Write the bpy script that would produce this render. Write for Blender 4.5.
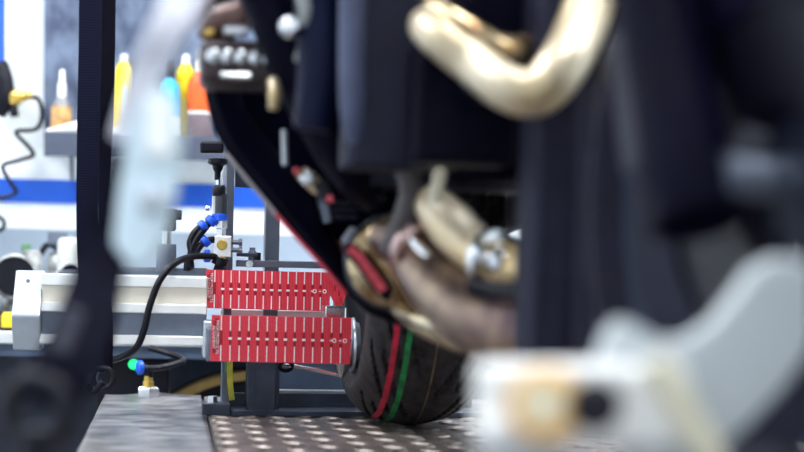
import bpy, bmesh, math, random
from mathutils import Vector, Matrix, noise
random.seed(7)
S = bpy.context.scene
for o in list(bpy.data.objects): bpy.data.objects.remove(o)
COL = S.collection

# ------------------------------------------------------------------ camera
F = 1563.0                      # focal length in pixels of the 804 px wide frame
ROLL = math.radians(1.3)
CAM = Vector((0, 0, 0.24))
HOR = 268.0                     # horizon row at the frame's centre column
RV = Vector((math.cos(ROLL), 0, math.sin(ROLL)))
UV = Vector((-math.sin(ROLL), 0, math.cos(ROLL)))
cd = bpy.data.cameras.new('camera'); cam = bpy.data.objects.new('camera', cd); COL.objects.link(cam)
cd.sensor_width = 36; cd.lens = 36 * F / 804
cd.shift_y = (HOR - 226) / 804
cd.clip_start = 0.05
m = Matrix((RV, UV, Vector((0, -1, 0)))).transposed().to_4x4(); m.translation = CAM
cam.matrix_world = m
cd.dof.use_dof = True; cd.dof.focus_distance = 2.53; cd.dof.aperture_fstop = 2.5
S.camera = cam

# ------------------------------------------------------------------ light
w = bpy.data.worlds.new('world'); S.world = w; w.use_nodes = True
w.node_tree.nodes['Background'].inputs[0].default_value = (0.80, 0.90, 1.0, 1)
w.node_tree.nodes['Background'].inputs[1].default_value = 0.95
S.view_settings.view_transform = 'Standard'; S.view_settings.look = 'None'
S.view_settings.exposure = 0.65; S.view_settings.gamma = 1; S.view_settings.use_curve_mapping = False
LAMP_POWER = 22.0

# ------------------------------------------------------------------ frames
PHI = math.radians(8.5)
O = Vector((0.012, 2.42, 0))                 # rear tyre contact on the lift deck
LR = Vector((math.cos(PHI), math.sin(PHI), 0))   # lateral, towards the picture's right
LB = Vector((-math.sin(PHI), math.cos(PHI), 0))  # backwards along the motorcycle
ZV = Vector((0, 0, 1)); XV = Vector((1, 0, 0)); YV = Vector((0, 1, 0))
def W(l, b, z): return O + LR * l + LB * b + ZV * z
def ray(px, py): return (YV + RV * ((px - 402) / F) + UV * ((HOR - py) / F))
def PB(px, py, b):                           # pixel -> point on the cross plane 'b' behind the rear contact
    r = ray(px, py); n = LB
    return CAM + r * ((O + LB * b - CAM).dot(n) / r.dot(n))
def PY(px, py, y): return CAM + ray(px, py) * y
WPHI = math.radians(7)
WR = Vector((math.cos(WPHI), math.sin(WPHI), 0)); WB = Vector((-math.sin(WPHI), math.cos(WPHI), 0))
WO = Vector((-0.80, 3.75, 0))                  # a point on the back wall's face
def PW(px, py, off):                         # pixel -> point on the plane 'off' in front of the wall
    r = ray(px, py)
    return CAM + r * ((WO - WB * off - CAM).dot(WB) / r.dot(WB))

# ------------------------------------------------------------------ materials
MATS = {}
def mat(name, col, rough=.5, metal=0.0, var=0.0, scale=30, bump=0.0, col2=None, emit=0, trans=0, detail=4, stretch=None, coat=0, spec=.5):
    if name in MATS: return MATS[name]
    M = bpy.data.materials.new(name); M.use_nodes = True; nt = M.node_tree; b = nt.nodes['Principled BSDF']
    c = (*col, 1)
    b.inputs['Base Color'].default_value = c; b.inputs['Roughness'].default_value = rough; b.inputs['Metallic'].default_value = metal
    b.inputs['Specular IOR Level'].default_value = spec
    if coat: b.inputs['Coat Weight'].default_value = coat
    if trans: b.inputs['Transmission Weight'].default_value = trans
    if emit:
        b.inputs['Emission Color'].default_value = c; b.inputs['Emission Strength'].default_value = emit
    if var or bump or col2:
        tc = nt.nodes.new('ShaderNodeTexCoord'); mp = nt.nodes.new('ShaderNodeMapping')
        if stretch: mp.inputs['Scale'].default_value = stretch
        n = nt.nodes.new('ShaderNodeTexNoise'); n.inputs['Scale'].default_value = scale; n.inputs['Detail'].default_value = detail
        nt.links.new(tc.outputs['Object'], mp.inputs[0]); nt.links.new(mp.outputs[0], n.inputs['Vector'])
        if var or col2:
            r = nt.nodes.new('ShaderNodeValToRGB'); r.color_ramp.elements[0].position = .35; r.color_ramp.elements[1].position = .65
            c2 = col2 or tuple(min(1, x * (1 + var)) for x in col)
            c1 = col if col2 else tuple(x * (1 - var) for x in col)
            r.color_ramp.elements[0].color = (*c1, 1); r.color_ramp.elements[1].color = (*c2, 1)
            nt.links.new(n.outputs['Fac'], r.inputs[0]); nt.links.new(r.outputs[0], b.inputs['Base Color'])
        if bump:
            bp = nt.nodes.new('ShaderNodeBump'); bp.inputs['Strength'].default_value = bump; bp.inputs['Distance'].default_value = .004
            nt.links.new(n.outputs['Fac'], bp.inputs['Height']); nt.links.new(bp.outputs[0], b.inputs['Normal'])
    MATS[name] = M; return M
def stripes(name, c1, c2, axis, period, rough=.5, bump=.3, width=.5, spec=.5):
    if name in MATS: return MATS[name]
    M = bpy.data.materials.new(name); M.use_nodes = True; nt = M.node_tree; b = nt.nodes['Principled BSDF']
    b.inputs['Roughness'].default_value = rough; b.inputs['Specular IOR Level'].default_value = spec
    tc = nt.nodes.new('ShaderNodeTexCoord'); sp = nt.nodes.new('ShaderNodeSeparateXYZ'); nt.links.new(tc.outputs['Object'], sp.inputs[0])
    d = nt.nodes.new('ShaderNodeMath'); d.operation = 'DIVIDE'; d.inputs[1].default_value = period; nt.links.new(sp.outputs[axis], d.inputs[0])
    fr = nt.nodes.new('ShaderNodeMath'); fr.operation = 'FRACT'; nt.links.new(d.outputs[0], fr.inputs[0])
    r = nt.nodes.new('ShaderNodeValToRGB'); r.color_ramp.interpolation = 'CONSTANT'
    r.color_ramp.elements[0].color = (*c1, 1); r.color_ramp.elements[1].color = (*c2, 1); r.color_ramp.elements[1].position = width
    nt.links.new(fr.outputs[0], r.inputs[0]); nt.links.new(r.outputs[0], b.inputs['Base Color'])
    if bump:
        bp = nt.nodes.new('ShaderNodeBump'); bp.inputs['Strength'].default_value = bump; bp.inputs['Distance'].default_value = .002
        nt.links.new(r.outputs[0], bp.inputs['Height']); nt.links.new(bp.outputs[0], b.inputs['Normal'])
    MATS[name] = M; return M

WHITE = mat('white_wall_paint', (.86, .91, .93), .6, var=.03, scale=6)
BLUE = mat('blue_stripe_paint', (.0, .085, .55), .5)
WALLGREY = mat('grey_blue_wall_paint', (.27, .33, .41), .6, var=.06, scale=5)
CONCRETE = mat('concrete_floor', (.22, .23, .25), .7, var=.15, scale=8)
CEIL = mat('ceiling_paint', (.8, .82, .84), .8, var=.02)
FELT = mat('mottled_slate_board', (.045, .062, .115), .75, col2=(.15, .195, .29), scale=17, bump=.3, detail=6, stretch=(1, 1, .7))
SHELF = mat('grey_shelf_steel', (.060, .075, .115), .45, var=.1)
BLK = mat('black_plastic', (.004, .004, .010), .4, var=.2, spec=.25)
BLKG = mat('black_gloss_fairing', (.0014, .0014, .008), .45, var=.2, scale=10, spec=.09)
RUB = mat('black_rubber', (.008, .008, .013), .62, spec=.25, var=.35, scale=60, bump=.15)
TYRE = mat('tyre_rubber', (.030, .026, .029), .55, spec=.35, var=.5, scale=70, bump=.35, stretch=(1, 1, .5))
ALU = mat('anodised_aluminium', (.62, .66, .72), .32, .75, var=.05, scale=40)
ALUW = mat('bright_aluminium', (.90, .90, .88), .28, .55, var=.04, scale=20)
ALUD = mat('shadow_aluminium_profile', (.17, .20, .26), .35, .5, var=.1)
STEEL = mat('bright_steel', (.72, .74, .77), .22, 1, var=.08, scale=50)
STEELD = mat('dark_navy_steel', (.030, .040, .068), .42, .25, var=.2, scale=40)
STEELM = mat('grey_painted_steel', (.115, .135, .18), .42, .3, var=.12, scale=30)
BRASS = mat('brass', (.62, .42, .10), .3, .85, var=.1)
BLUEP = mat('blue_plastic_collar', (.01, .10, .75), .35)
RED = stripes('red_scale_plate', (.74, .008, .030), (.86, .09, .13), 'X', .00236, rough=.45, bump=0, width=.62)
REDD = mat('dark_red_print', (.38, .002, .014), .45, var=.1)
REDB = mat('red_badge_print', (.66, .07, .10), .5, var=.1)
REDE = mat('red_edge_tape', (.62, .05, .09), .45, var=.1)
PRINT = mat('white_print', (.93, .90, .90), .5)
STR_R = mat('red_tyre_stripe', (.50, .012, .045), .6, var=.25, scale=60)
STR_G = mat('green_tyre_stripe', (.012, .22, .06), .6, var=.4, scale=60)
STR_Y = mat('tan_tyre_line', (.30, .22, .10), .6, var=.3, scale=60)
DECK = mat('grey_deck_painted_reflections', (.060, .062, .078), .30, .35, col2=(.40, .38, .375), scale=20, bump=.2, stretch=(.8, 1, 1), detail=8)  # mottled second colour paints streaky reflections into the steel
CHECK = mat('rusty_checker_plate', (.050, .036, .034), .5, .3, col2=(.19, .155, .14), scale=25, bump=.2, detail=6)
LOZ = mat('pale_tread_lozenge', (.10, .075, .068), .42, .4, col2=(.36, .31, .28), scale=60)  # paler brown-grey than the plate around it
GOLD = mat('heat_tinted_titanium', (.16, .085, .035), .22, .9, col2=(.74, .60, .38), scale=16)
PURP = mat('heat_purple_titanium', (.075, .042, .055), .30, .8, col2=(.36, .26, .18), scale=16, detail=6)
CREAM = mat('pale_header_metal', (.66, .59, .45), .35, .5, col2=(.42, .30, .14), scale=9)
ENG = mat('black_engine_paint', (.0012, .0012, .009), .5, var=.3, scale=14, spec=.05)
ENGG = mat('dark_grey_casting', (.018, .019, .034), .5, .1, var=.25, scale=12, spec=.2)
PALE = mat('pale_grey_stand_paint', (.47, .51, .53), .5, var=.05, scale=8)
STRAP = stripes('black_ribbed_webbing', (.004, .0045, .016), (.009, .010, .027), 'Z', .0040, rough=.8, bump=.5, spec=.1)
STRAPD = mat('black_webbing', (.0035, .0035, .012), .8, var=.3, scale=60, spec=.12)
STRAPL = stripes('pale_lavender_webbing', (.58, .58, .66), (.66, .66, .73), 'Z', .006, rough=.8, bump=.3)
HOOK = mat('pale_galvanised_hook', (.62, .74, .80), .38, .35, var=.08, scale=15)
YEL = mat('yellow_can', (.86, .66, .0), .4, var=.06); CYAN = mat('cyan_can', (.0, .38, .78), .4, var=.06)
ORG = mat('orange_can', (.85, .11, .012), .4, var=.06); BRN = mat('grey_brown_can', (.18, .14, .16), .45, var=.1)
WHITEP = mat('white_plastic', (.86, .86, .84), .45); AMBER = mat('amber_label', (.60, .34, .13), .5, var=.3, scale=60)
CLEAR = mat('smoky_bottle', (.22, .22, .24), .25, var=.1)
BENCHW = mat('pale_bench_top', (.62, .64, .66), .5, var=.08); BENCHB = mat('slate_blue_bench_steel', (.075, .11, .18), .5, var=.1)
CARB = mat('cast_carburettor_metal', (.10, .105, .11), .42, .5, col2=(.46, .47, .46), scale=38, bump=.4)
GREENP = mat('dull_green_plastic', (.10, .24, .12), .5); YTAPE = mat('yellow_green_tape', (.42, .40, .03), .5, var=.3)
GLED = mat('green_lamp', (.02, .80, .24), .4, emit=1.2)
GRIM = mat('gold_wheel_rim', (.55, .36, .13), .35, .7, var=.1)

# ------------------------------------------------------------------ mesh builder
class MB:
    def __init__(s): s.v = []; s.f = []
    def add(s, vs, fs):
        n = len(s.v); s.v += [Vector(v) for v in vs]; s.f += [tuple(i + n for i in f) for f in fs]; return s
    def box(s, c, size, ax=(LR, LB, ZV)):
        h = [x / 2 for x in size]; vs = []
        for sx in (-1, 1):
            for sy in (-1, 1):
                for sz in (-1, 1): vs.append(Vector(c) + ax[0] * h[0] * sx + ax[1] * h[1] * sy + ax[2] * h[2] * sz)
        return s.add(vs, [(0, 1, 3, 2), (4, 6, 7, 5), (0, 4, 5, 1), (2, 3, 7, 6), (0, 2, 6, 4), (1, 5, 7, 3)])
    def prism(s, pts, vec):
        n = len(pts); pts = [Vector(p) for p in pts]
        vs = pts + [p + vec for p in pts]
        return s.add(vs, [tuple(range(n))[::-1], tuple(range(n, 2 * n))] + [(i, (i + 1) % n, n + (i + 1) % n, n + i) for i in range(n)])
    def rings(s, rings, closed=True, caps=True):
        n = len(rings[0]); vs = [p for r in rings for p in r]; fs = []
        for i in range(len(rings) - 1):
            for j in range(n if closed else n - 1):
                a = i * n + j; b = i * n + (j + 1) % n; fs.append((a, b, b + n, a + n))
        if caps:
            fs.append(tuple(range(n))[::-1]); fs.append(tuple((len(rings) - 1) * n + j for j in range(n)))
        return s.add(vs, fs)
    def lathe(s, prof, base, axis, seg=24, caps=True):
        axis = Vector(axis).normalized(); u = axis.orthogonal().normalized(); v = axis.cross(u); base = Vector(base)
        return s.rings([[base + axis * h + (u * math.cos(2 * math.pi * j / seg) + v * math.sin(2 * math.pi * j / seg)) * max(r, 1e-5) for j in range(seg)] for r, h in prof], True, caps)
    def cyl(s, p0, p1, r, r1=None, seg=16):
        p0, p1 = Vector(p0), Vector(p1); L = (p1 - p0).length
        return s.lathe([(r, 0), (r if r1 is None else r1, L)], p0, p1 - p0, seg)
    def torus(s, c, axis, R, r, seg=48, seg2=12, a0=0, a1=2 * math.pi):
        axis = Vector(axis).normalized(); u = axis.orthogonal().normalized(); v = axis.cross(u); full = abs(a1 - a0 - 2 * math.pi) < 1e-6
        rs = []
        for i in range(seg + 1):
            a = a0 + (a1 - a0) * i / seg; d = u * math.cos(a) + v * math.sin(a)
            rs.append([Vector(c) + d * (R + r * math.cos(2 * math.pi * k / seg2)) + axis * r * math.sin(2 * math.pi * k / seg2) for k in range(seg2)])
        return s.rings(rs, True, not full)
    def tube(s, pts, r, seg=12, sub=8, flat=None):
        pts = [Vector(p) for p in pts]; rad = r if isinstance(r, (list, tuple)) else [r] * len(pts)
        path = []; rr = []
        n = len(pts)
        for i in range(n - 1):
            p0 = pts[max(i - 1, 0)]; p1 = pts[i]; p2 = pts[i + 1]; p3 = pts[min(i + 2, n - 1)]
            for k in range(sub):
                t = k / sub
                path.append(.5 * (2 * p1 + (p2 - p0) * t + (2 * p0 - 5 * p1 + 4 * p2 - p3) * t * t + (3 * p1 - p0 - 3 * p2 + p3) * t ** 3))
                rr.append(rad[i] * (1 - t) + rad[i + 1] * t)
        path.append(pts[-1]); rr.append(rad[-1])
        T = [(path[min(i + 1, len(path) - 1)] - path[max(i - 1, 0)]).normalized() for i in range(len(path))]
        u = T[0].orthogonal().normalized(); rs = []
        for p, t, q in zip(path, T, rr):
            u = (u - t * u.dot(t)).normalized(); v = t.cross(u)
            rs.append([p + (u * math.cos(2 * math.pi * j / seg) + v * math.sin(2 * math.pi * j / seg)) * q for j in range(seg)])
        return s.rings(rs)
    def ribbon(s, pts, width, thick, wdir, sub=8):      # flat webbing along a path
        pts = [Vector(p) for p in pts]; wd = width if isinstance(width, (list, tuple)) else [width] * len(pts)
        path = []; ww = []; n = len(pts)
        for i in range(n - 1):
            p0 = pts[max(i - 1, 0)]; p1 = pts[i]; p2 = pts[i + 1]; p3 = pts[min(i + 2, n - 1)]
            for k in range(sub):
                t = k / sub
                path.append(.5 * (2 * p1 + (p2 - p0) * t + (2 * p0 - 5 * p1 + 4 * p2 - p3) * t * t + (3 * p1 - p0 - 3 * p2 + p3) * t ** 3)); ww.append(wd[i] * (1 - t) + wd[i + 1] * t)
        path.append(pts[-1]); ww.append(wd[-1]); rs = []
        for i, p in enumerate(path):
            t = (path[min(i + 1, len(path) - 1)] - path[max(i - 1, 0)]).normalized()
            u = (Vector(wdir) - t * t.dot(Vector(wdir))).normalized(); v = t.cross(u); h = ww[i] / 2; k = thick / 2
            rs.append([p + u * h + v * k, p - u * h + v * k, p - u * h - v * k, p + u * h - v * k])
        return s.rings(rs)
    def build(s, name, material, parent=None, smooth=False, bevel=0, kind=None):
        c = sum((v for v in s.v), Vector()) / len(s.v)
        lo = Vector([min(v[i] for v in s.v) for i in range(3)]); hi = Vector([max(v[i] for v in s.v) for i in range(3)]); c = (lo + hi) / 2
        me = bpy.data.meshes.new(name); me.from_pydata([v - c for v in s.v], [], s.f)
        bm = bmesh.new(); bm.from_mesh(me); bmesh.ops.recalc_face_normals(bm, faces=bm.faces); bm.to_mesh(me); bm.free()
        me.materials.append(material)
        if smooth:
            for p in me.polygons: p.use_smooth = True
            me.set_sharp_from_angle(angle=math.radians(40))
        o = bpy.data.objects.new(name, me); COL.objects.link(o); o.location = c
        if parent is not None: setp(o, parent)
        if bevel:
            b = o.modifiers.new('bevel', 'BEVEL'); b.width = bevel; b.segments = 2; b.limit_method = 'ANGLE'
        if kind: o['kind'] = kind
        return o
def wloc(o):
    p = Vector(o.location)
    return p if o.parent is None else p + wloc(o.parent)
def setp(o, parent):                                  # roots and parts carry translation only
    o.location = Vector(o.location) - wloc(parent); o.parent = parent
def tag(o, label, cat, group=None):
    o['label'] = label; o['category'] = cat
    if group: o['group'] = group
    return o
def thing(name, loc, label, cat, group=None):
    o = bpy.data.objects.new(name, None); COL.objects.link(o); o.location = loc; o.empty_display_size = .05
    return tag(o, label, cat, group)
def struct(o): o['kind'] = 'structure'; return o
AX = (LR, LB, ZV); AW = (WR, WB, ZV); AWD = (XV, YV, ZV)
def slab(pts, b, t): return MB().prism([PB(x, y, b) for x, y in pts], LB * t)
def slabY(pts, y, t): return MB().prism([PY(px, py, y) for px, py in pts], YV * t)
def slabW(pts, off, t): return MB().prism([PW(px, py, off) for px, py in pts], -WB * t)
def text_mesh(txt, size, origin, right, up, name, material, parent):
    cu = bpy.data.curves.new('t', 'FONT'); cu.body = txt; cu.size = 1.0; cu.align_x = 'CENTER'; cu.align_y = 'CENTER'; cu.resolution_u = 2
    to = bpy.data.objects.new('t', cu); COL.objects.link(to)
    bpy.context.view_layer.update()
    dg = bpy.context.evaluated_depsgraph_get(); me = bpy.data.meshes.new_from_object(to.evaluated_get(dg))
    mb = MB(); mb.add([Vector(origin) + right * (v.co.x * size) + up * (v.co.y * size) for v in me.vertices], [tuple(p.vertices) for p in me.polygons])
    bpy.data.objects.remove(to); bpy.data.curves.remove(cu)
    return mb.build(name, material, parent)

# ================================================================== the room
FZ = -0.78
def wpt(u, z, off=0): return WO + WR * u - WB * off + ZV * z
struct(MB().box((.3, 1.2, FZ - .05), (7.0, 9.0, .1), AWD).build('floor', CONCRETE))
struct(MB().box((.3, 1.2, 2.35), (7.0, 9.0, .1), AWD).build('ceiling', CEIL))
wb = struct(MB().box(wpt(1.2, .76, -.06), (7.6, .12, 3.1), AW).build('wall_back', WHITE))
struct(MB().box((-3.0, 1.2, .76), (.1, 9, 3.1), AWD).build('wall_left', WHITE))
struct(MB().box((3.6, 1.2, .76), (.1, 9, 3.1), AWD).build('wall_right', WHITE))
z0 = PW(120, 205, 0).z; z1 = PW(120, 182, 0).z
struct(MB().box(wpt(1.2, (z0 + z1) / 2, .004), (7.4, .012, z1 - z0), AW).build('trim_1', BLUE))
z2 = PW(120, 231, 0).z
struct(MB().box(wpt(1.2, (FZ + z2) / 2, .006), (7.4, .014, z2 - FZ), AW).build('trim_2', WALLGREY))
for i in range(6):
    x = (-1.5, .3, 2.1)[i % 3]; y = (.9, 2.65)[i // 3]
    t = thing('ceiling_lamp', (x, y, 2.3), 'long white fluorescent ceiling lamp ' + ('over the lift', 'over the workbench')[i // 3] + (' nearest the air gun wall corner', ' above the motorcycle line', ' out by the bare wall')[i % 3], 'lamp', 'ceiling lamps')
    MB().box((x, y, 2.28), (.34, 1.5, .06), AWD).build('housing', WHITEP, t)
    MB().box((x, y, 2.245), (.28, 1.44, .03), AWD).build('diffuser', mat('lamp_glow', (.97, .985, 1.0), .5, emit=LAMP_POWER), t)

# ---- mottled board and shelf on the wall
bd = MB().prism([PW(x, y, 0) for x, y in ((45, 150), (45, -260), (420, -260), (420, 158))], -WB * .025).build('tool_board', FELT)
tag(bd, 'mottled slate-blue board fixed to the white wall above the shelf', 'board')
sh = thing('wall_shelf', PW(140, 158, 0), 'grey steel wall shelf carrying the spray cans', 'shelf')
pa, pb_ = PW(44, 155, .16), PW(246, 160, .16)
zs = PW(120, 137, .10).z                      # shelf top
ua = (pa - WO).dot(WR); ub = (pb_ - WO).dot(WR) 
MB().box(wpt((ua + ub) / 2, zs - .006, .092), (ub - ua, .135, .012), AW).build('shelf_board', SHELF, sh)
MB().box(wpt((ua + ub) / 2, zs - .026, .162), (ub - ua, .008, .056), AW).build('front_lip', SHELF, sh, bevel=.002)
for u in (ua + .05, ub - .05):
    MB().prism([wpt(u, zs - .012, .025), wpt(u, zs - .10, .025), wpt(u, zs - .012, .14)], WR * .006).build('bracket', SHELF, sh)

def can(name, px, top, d, zt, body, label, cat, cap=WHITEP, band=None, off=.09, cap_h=.02, group=None, nozzle=True):
    c = PW(px, 130, off); u = (c - WO).dot(WR); base = wpt(u, zs, off); r = d / 2
    t = thing(name, base, label, cat, group)
    MB().lathe([(r * .96, 0), (r, .004), (r, zt - .03), (r * .9, zt - .016), (r * .55, zt - .004), (r * .5, zt)], base, ZV, 24).build('body', body, t, True)
    if band:
        for (bz0, bz1, bm) in band:
            MB().lathe([(r * 1.005, 0), (r * 1.012, .001), (r * 1.012, bz1 - bz0)], base + ZV * bz0, ZV, 24).build('label_band', bm, t, True)
    MB().lathe([(r * .42, 0), (r * .42, cap_h * .8), (r * .3, cap_h)], base + ZV * (zt - .002), ZV, 16).build('cap', cap, t, True)
    if nozzle: MB().cyl(base + ZV * (zt + cap_h * .6), base + ZV * (zt + cap_h * .6) - WB * r * .55, .004).build('nozzle', cap, t)
    return t, base, r
t, b0, r0 = can('spray_bottle', 61, 70, .047, .088, CLEAR, 'smoky spray bottle with amber label and tall white nozzle on the shelf', 'bottle', band=[(.016, .066, AMBER)], cap_h=.012, nozzle=False)
MB().lathe([(.010, 0), (.010, .024), (.007, .03), (.006, .056), (.004, .06)], b0 + ZV * .094, ZV, 16).build('nozzle', WHITEP, t, True)
t, b0, r0 = can('spray_can', 123, 55, .046, .178, YEL, 'tall yellow spray can with painted silver highlight beside the black webbing', 'spray can', cap=WHITEP, off=.085)
MB().box(b0 - WB * (r0 + .002) + WR * .008 + ZV * .075, (.014, .006, .09), AW).build('highlight_patch', ALUW, t, bevel=.002)  # silver strip stands in for the highlight on the can
can('spray_can', 168, 55, .050, .142, CYAN, 'cyan blue spray can with dark cap behind the pale hook', 'spray can', cap=BLK, off=.10, cap_h=.045, band=[(.0, .05, WHITEP)])
can('spray_can', 184, 55, .044, .182, YEL, 'slim yellow spray can with pale cap next to the orange can', 'spray can', cap=WHITEP, off=.055, cap_h=.025)
can('spray_can', 200, 55, .062, .158, ORG, 'orange spray can with grey lower half and white line', 'spray can', cap=WHITEP, off=.105, cap_h=.03, band=[(0, .058, BRN), (.058, .064, WHITEP)])
g = 'tubes lying on the shelf'
for (x0, x1, y0, off, lab) in ((46, 84, 134, .135, 'white tapered tube lying on the shelf below the spray bottle'), (106, 132, 136, .145, 'white tube lying on the shelf before the tall yellow can')):
    p0 = PW(x0, y0, off); p1 = PW(x1, y0 - 2, off); p0.z = zs + .006; p1.z = zs + .017
    tt = thing('glue_tube', p0, lab, 'tube', g)
    MB().lathe([(.004, 0), (.006, .02), (.016, (p1 - p0).length * .85), (.015, (p1 - p0).length)], p0, p1 - p0, 16).build('tube_body', WHITEP, tt, True)
    MB().lathe([(.017, 0), (.017, .014)], p1, p1 - p0, 16).build('tube_end', ALUW, tt, True)

# ---- air gun and coiled hose at the far left
ag = thing('air_gun', PW(2, 95, .06), 'black air gun with blue hose and brass coupling hanging on the white wall', 'air gun')
MB().tube([PW(0, -120, .06), PW(0, -40, .06), PW(-1, 20, .06), PW(-1, 68, .06)], .014, 12).build('blue_hose', BLUEP, ag, True)
MB().tube([PW(-1, 62, .06), PW(2, 80, .06), PW(3, 100, .06), PW(-4, 114, .06)], [.02, .026, .026, .02], 14).build('grip', BLK, ag, True)
MB().lathe([(.014, 0), (.02, .008), (.02, .03), (.013, .032), (.013, .045), (.007, .05), (.007, .06)], PW(7, 99, .06), PW(24, 96, .06) - PW(7, 99, .06), 12).build('brass_coupling', BRASS, ag, True)
MB().cyl(PW(10, 112, .06), PW(18, 111, .06), .013).build('trigger_cap', BLK, ag)
MB().lathe([(.016, 0), (.016, .05)], wpt((PW(0, 85, .06) - WO).dot(WR), PW(0, 85, .06).z, 0), -WB, 12).build('wall_hook', STEELM, ag)
cc = MB().tube([PW(25, 97, .055), PW(38, 99, .055), PW(42, 115, .05), PW(36, 129, .05), PW(16, 132, .05), PW(28, 146, .05), PW(33, 155, .05), PW(20, 160, .05), PW(3, 166, .05), PW(10, 182, .05), PW(16, 192, .05), PW(6, 197, .05), PW(-8, 200, .05), PW(-10, 212, .05), PW(3, 220, .05), PW(2, 229, .05), PW(-14, 234, .05)], .0052, 8).build('coiled_hose', BLK, None, True)
tag(cc, 'thin black coiled air hose zigzagging down the white wall', 'hose')

# ---- workbench below, with parts on it
zb = .10
bench = thing('workbench', wpt(.2, FZ, .5), 'long slate-blue steel workbench with pale top against the wall', 'workbench')
boff = .72
MB().box(wpt(.9, zb - .012, boff / 2 + .01), (4.2, boff, .024), AW).build('bench_top', BENCHW, bench, bevel=.003)
zl = PW(60, 357, boff).z
MB().box(wpt(.9, (zb - .024 + zl) / 2, boff - .02), (4.15, .03, zb - .024 - zl), AW).build('apron', BENCHB, bench)
MB().box(wpt(.9, (zl + FZ) / 2, .06), (4.15, .02, zl - FZ), AW).build('under_shade_panel', STEELD, bench)  # added dark sheet, stands in for the shade under the bench
MB().box(wpt(.9, -.645, .36), (4.1, .60, .03), AW).build('lower_shelf', STEELD, bench)
for u in (-1.1, 2.9):
    for of in (.1, boff - .06): MB().box(wpt(u, (FZ + zb) / 2 - .012, of), (.06, .06, zb - FZ - .026), AW).build('leg', BENCHB, bench)
def onb(px, off): c = PW(px, 300, off); return wpt((c - WO).dot(WR), zb, off)
# carburettor with a big black mouth
b = onb(18, .50)
t = thing('carburettor', b, 'cast metal carburettor with wide dark intake mouth on the workbench', 'carburettor')
MB().lathe([(.041, 0), (.047, .003), (.044, .05), (.034, .10), (.034, .12), (.0, .12)], b + ZV * .105 - WB * .07, WB, 24, False).build('intake_mouth', CARB, t, True)
MB().lathe([(.040, 0), (.035, .06)], b + ZV * .105 - WB * .066, WB, 24).build('intake_bore', BLK, t, True)
MB().box(b + ZV * .065 + WB * .04, (.075, .08, .13), AW).build('float_bowl', CARB, t, bevel=.012)
MB().lathe([(.022, 0), (.022, .05), (.016, .06)], b + ZV * .10 + WB * .05 + WR * .02, ZV, 16).build('slide_cap', CARB, t, True)
MB().tube([b + ZV * .03 - WR * .05, b + ZV * .06 - WR * .09 - WB * .03, b + ZV * .02 - WR * .14 - WB * .05], .009).build('fuel_hose', BLK, t, True)
b = onb(25, .07)
t = thing('oil_bottle', b, 'small dull green bottle standing between the carburettors', 'bottle')
MB().lathe([(.022, 0), (.022, .10), (.011, .13), (.009, .155), (.011, .156), (.011, .175), (.006, .178)], b, ZV, 16).build('body', GREENP, t, True)
MB().lathe([(.0225, .02), (.0227, .021), (.0227, .08)], b, ZV, 16).build('label', CARB, t, True)
b = onb(43, .20)
t = thing('carburettor', b, 'cast metal twin carburettor rack with levers and springs on the workbench', 'carburettor')
for i, dx in enumerate((-.030, .026)):
    MB().box(b + WR * dx + ZV * .08, (.05, .06, .07), AW).build('body', CARB, t, bevel=.01)
    MB().box(b + WR * dx + ZV * .025, (.042, .05, .05), AW).build('float_bowl', CARB, t, bevel=.008)
    MB().lathe([(.020, 0), (.021, .02), (.013, .04), (.015, .045)], b + WR * dx + ZV * .113, ZV, 16).build('slide_cap', CARB, t, True)
    MB().lathe([(.022, 0), (.022, .03)], b + WR * dx + ZV * .08 - WB * .03, -WB, 16).build('mouth', CARB, t, True)
MB().box(b + ZV * .10 - WB * .034, (.11, .010, .016), AW).build('linkage_bar', STEELM, t)
MB().cyl(b + ZV * .10 + WR * .02, b + ZV * .185 + WR * .03, .006).build('lever', STEELM, t)
MB().box(b + ZV * .19 + WR * .03, (.045, .02, .03), AW).build('lever_end', STEELM, t, bevel=.004)
MB().tube([b + ZV * .15 - WR * .01, b + ZV * .175 + WR * .01, b + ZV * .15 + WR * .04, b + ZV * .08 + WR * .05], .007).build('fuel_hose', BLK, t, True)
b = onb(71, .50)
t = thing('float_chamber_box', b, 'pale cast housing with round white-rimmed port behind the black strap', 'engine part')
MB().box(b + ZV * .095 + WB * .16 - WR * .006, (.075, .07, .19), AW).build('housing', mat('pale_casting', (.62, .64, .62), .5, .3, var=.15), t, bevel=.012)
MB().lathe([(.022, .0), (.029, .0), (.029, .15), (.022, .15), (.022, .0)], b + ZV * .110 - WB * .02, WB, 24, False).build('port_ring', ALUW, t, True)
MB().lathe([(.0225, 0), (.0225, .05)], b + ZV * .110, WB, 20).build('port_bore', BLK, t)
MB().box(b + ZV * .06 + WB * .05, (.05, .16, .12), AW).build('bracket', STEELM, t, bevel=.003)
b = onb(10, .685)
t = thing('marker_cap', b, 'small yellow plastic cap at the front of the workbench', 'cap')
MB().lathe([(.016, 0), (.016, .03), (.012, .036)], b, ZV, 16).build('cap_body', mat('yellow_plastic', (.8, .55, .02), .4), t, True)
MB().lathe([(.019, 0), (.019, .006)], b, ZV, 16).build('cap_rim', BLK, t, True)
b = onb(-18, .60)
t = thing('rubber_boot', b, 'dark rubber intake boot lying beside the yellow cap', 'engine part')
MB().torus(b + ZV * .018, ZV, .035, .018, 24, 10).build('boot_ring', RUB, t, True)
MB().torus(b + ZV * .040, ZV, .033, .006, 24, 8).build('hose_clip', STEELM, t, True)
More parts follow.
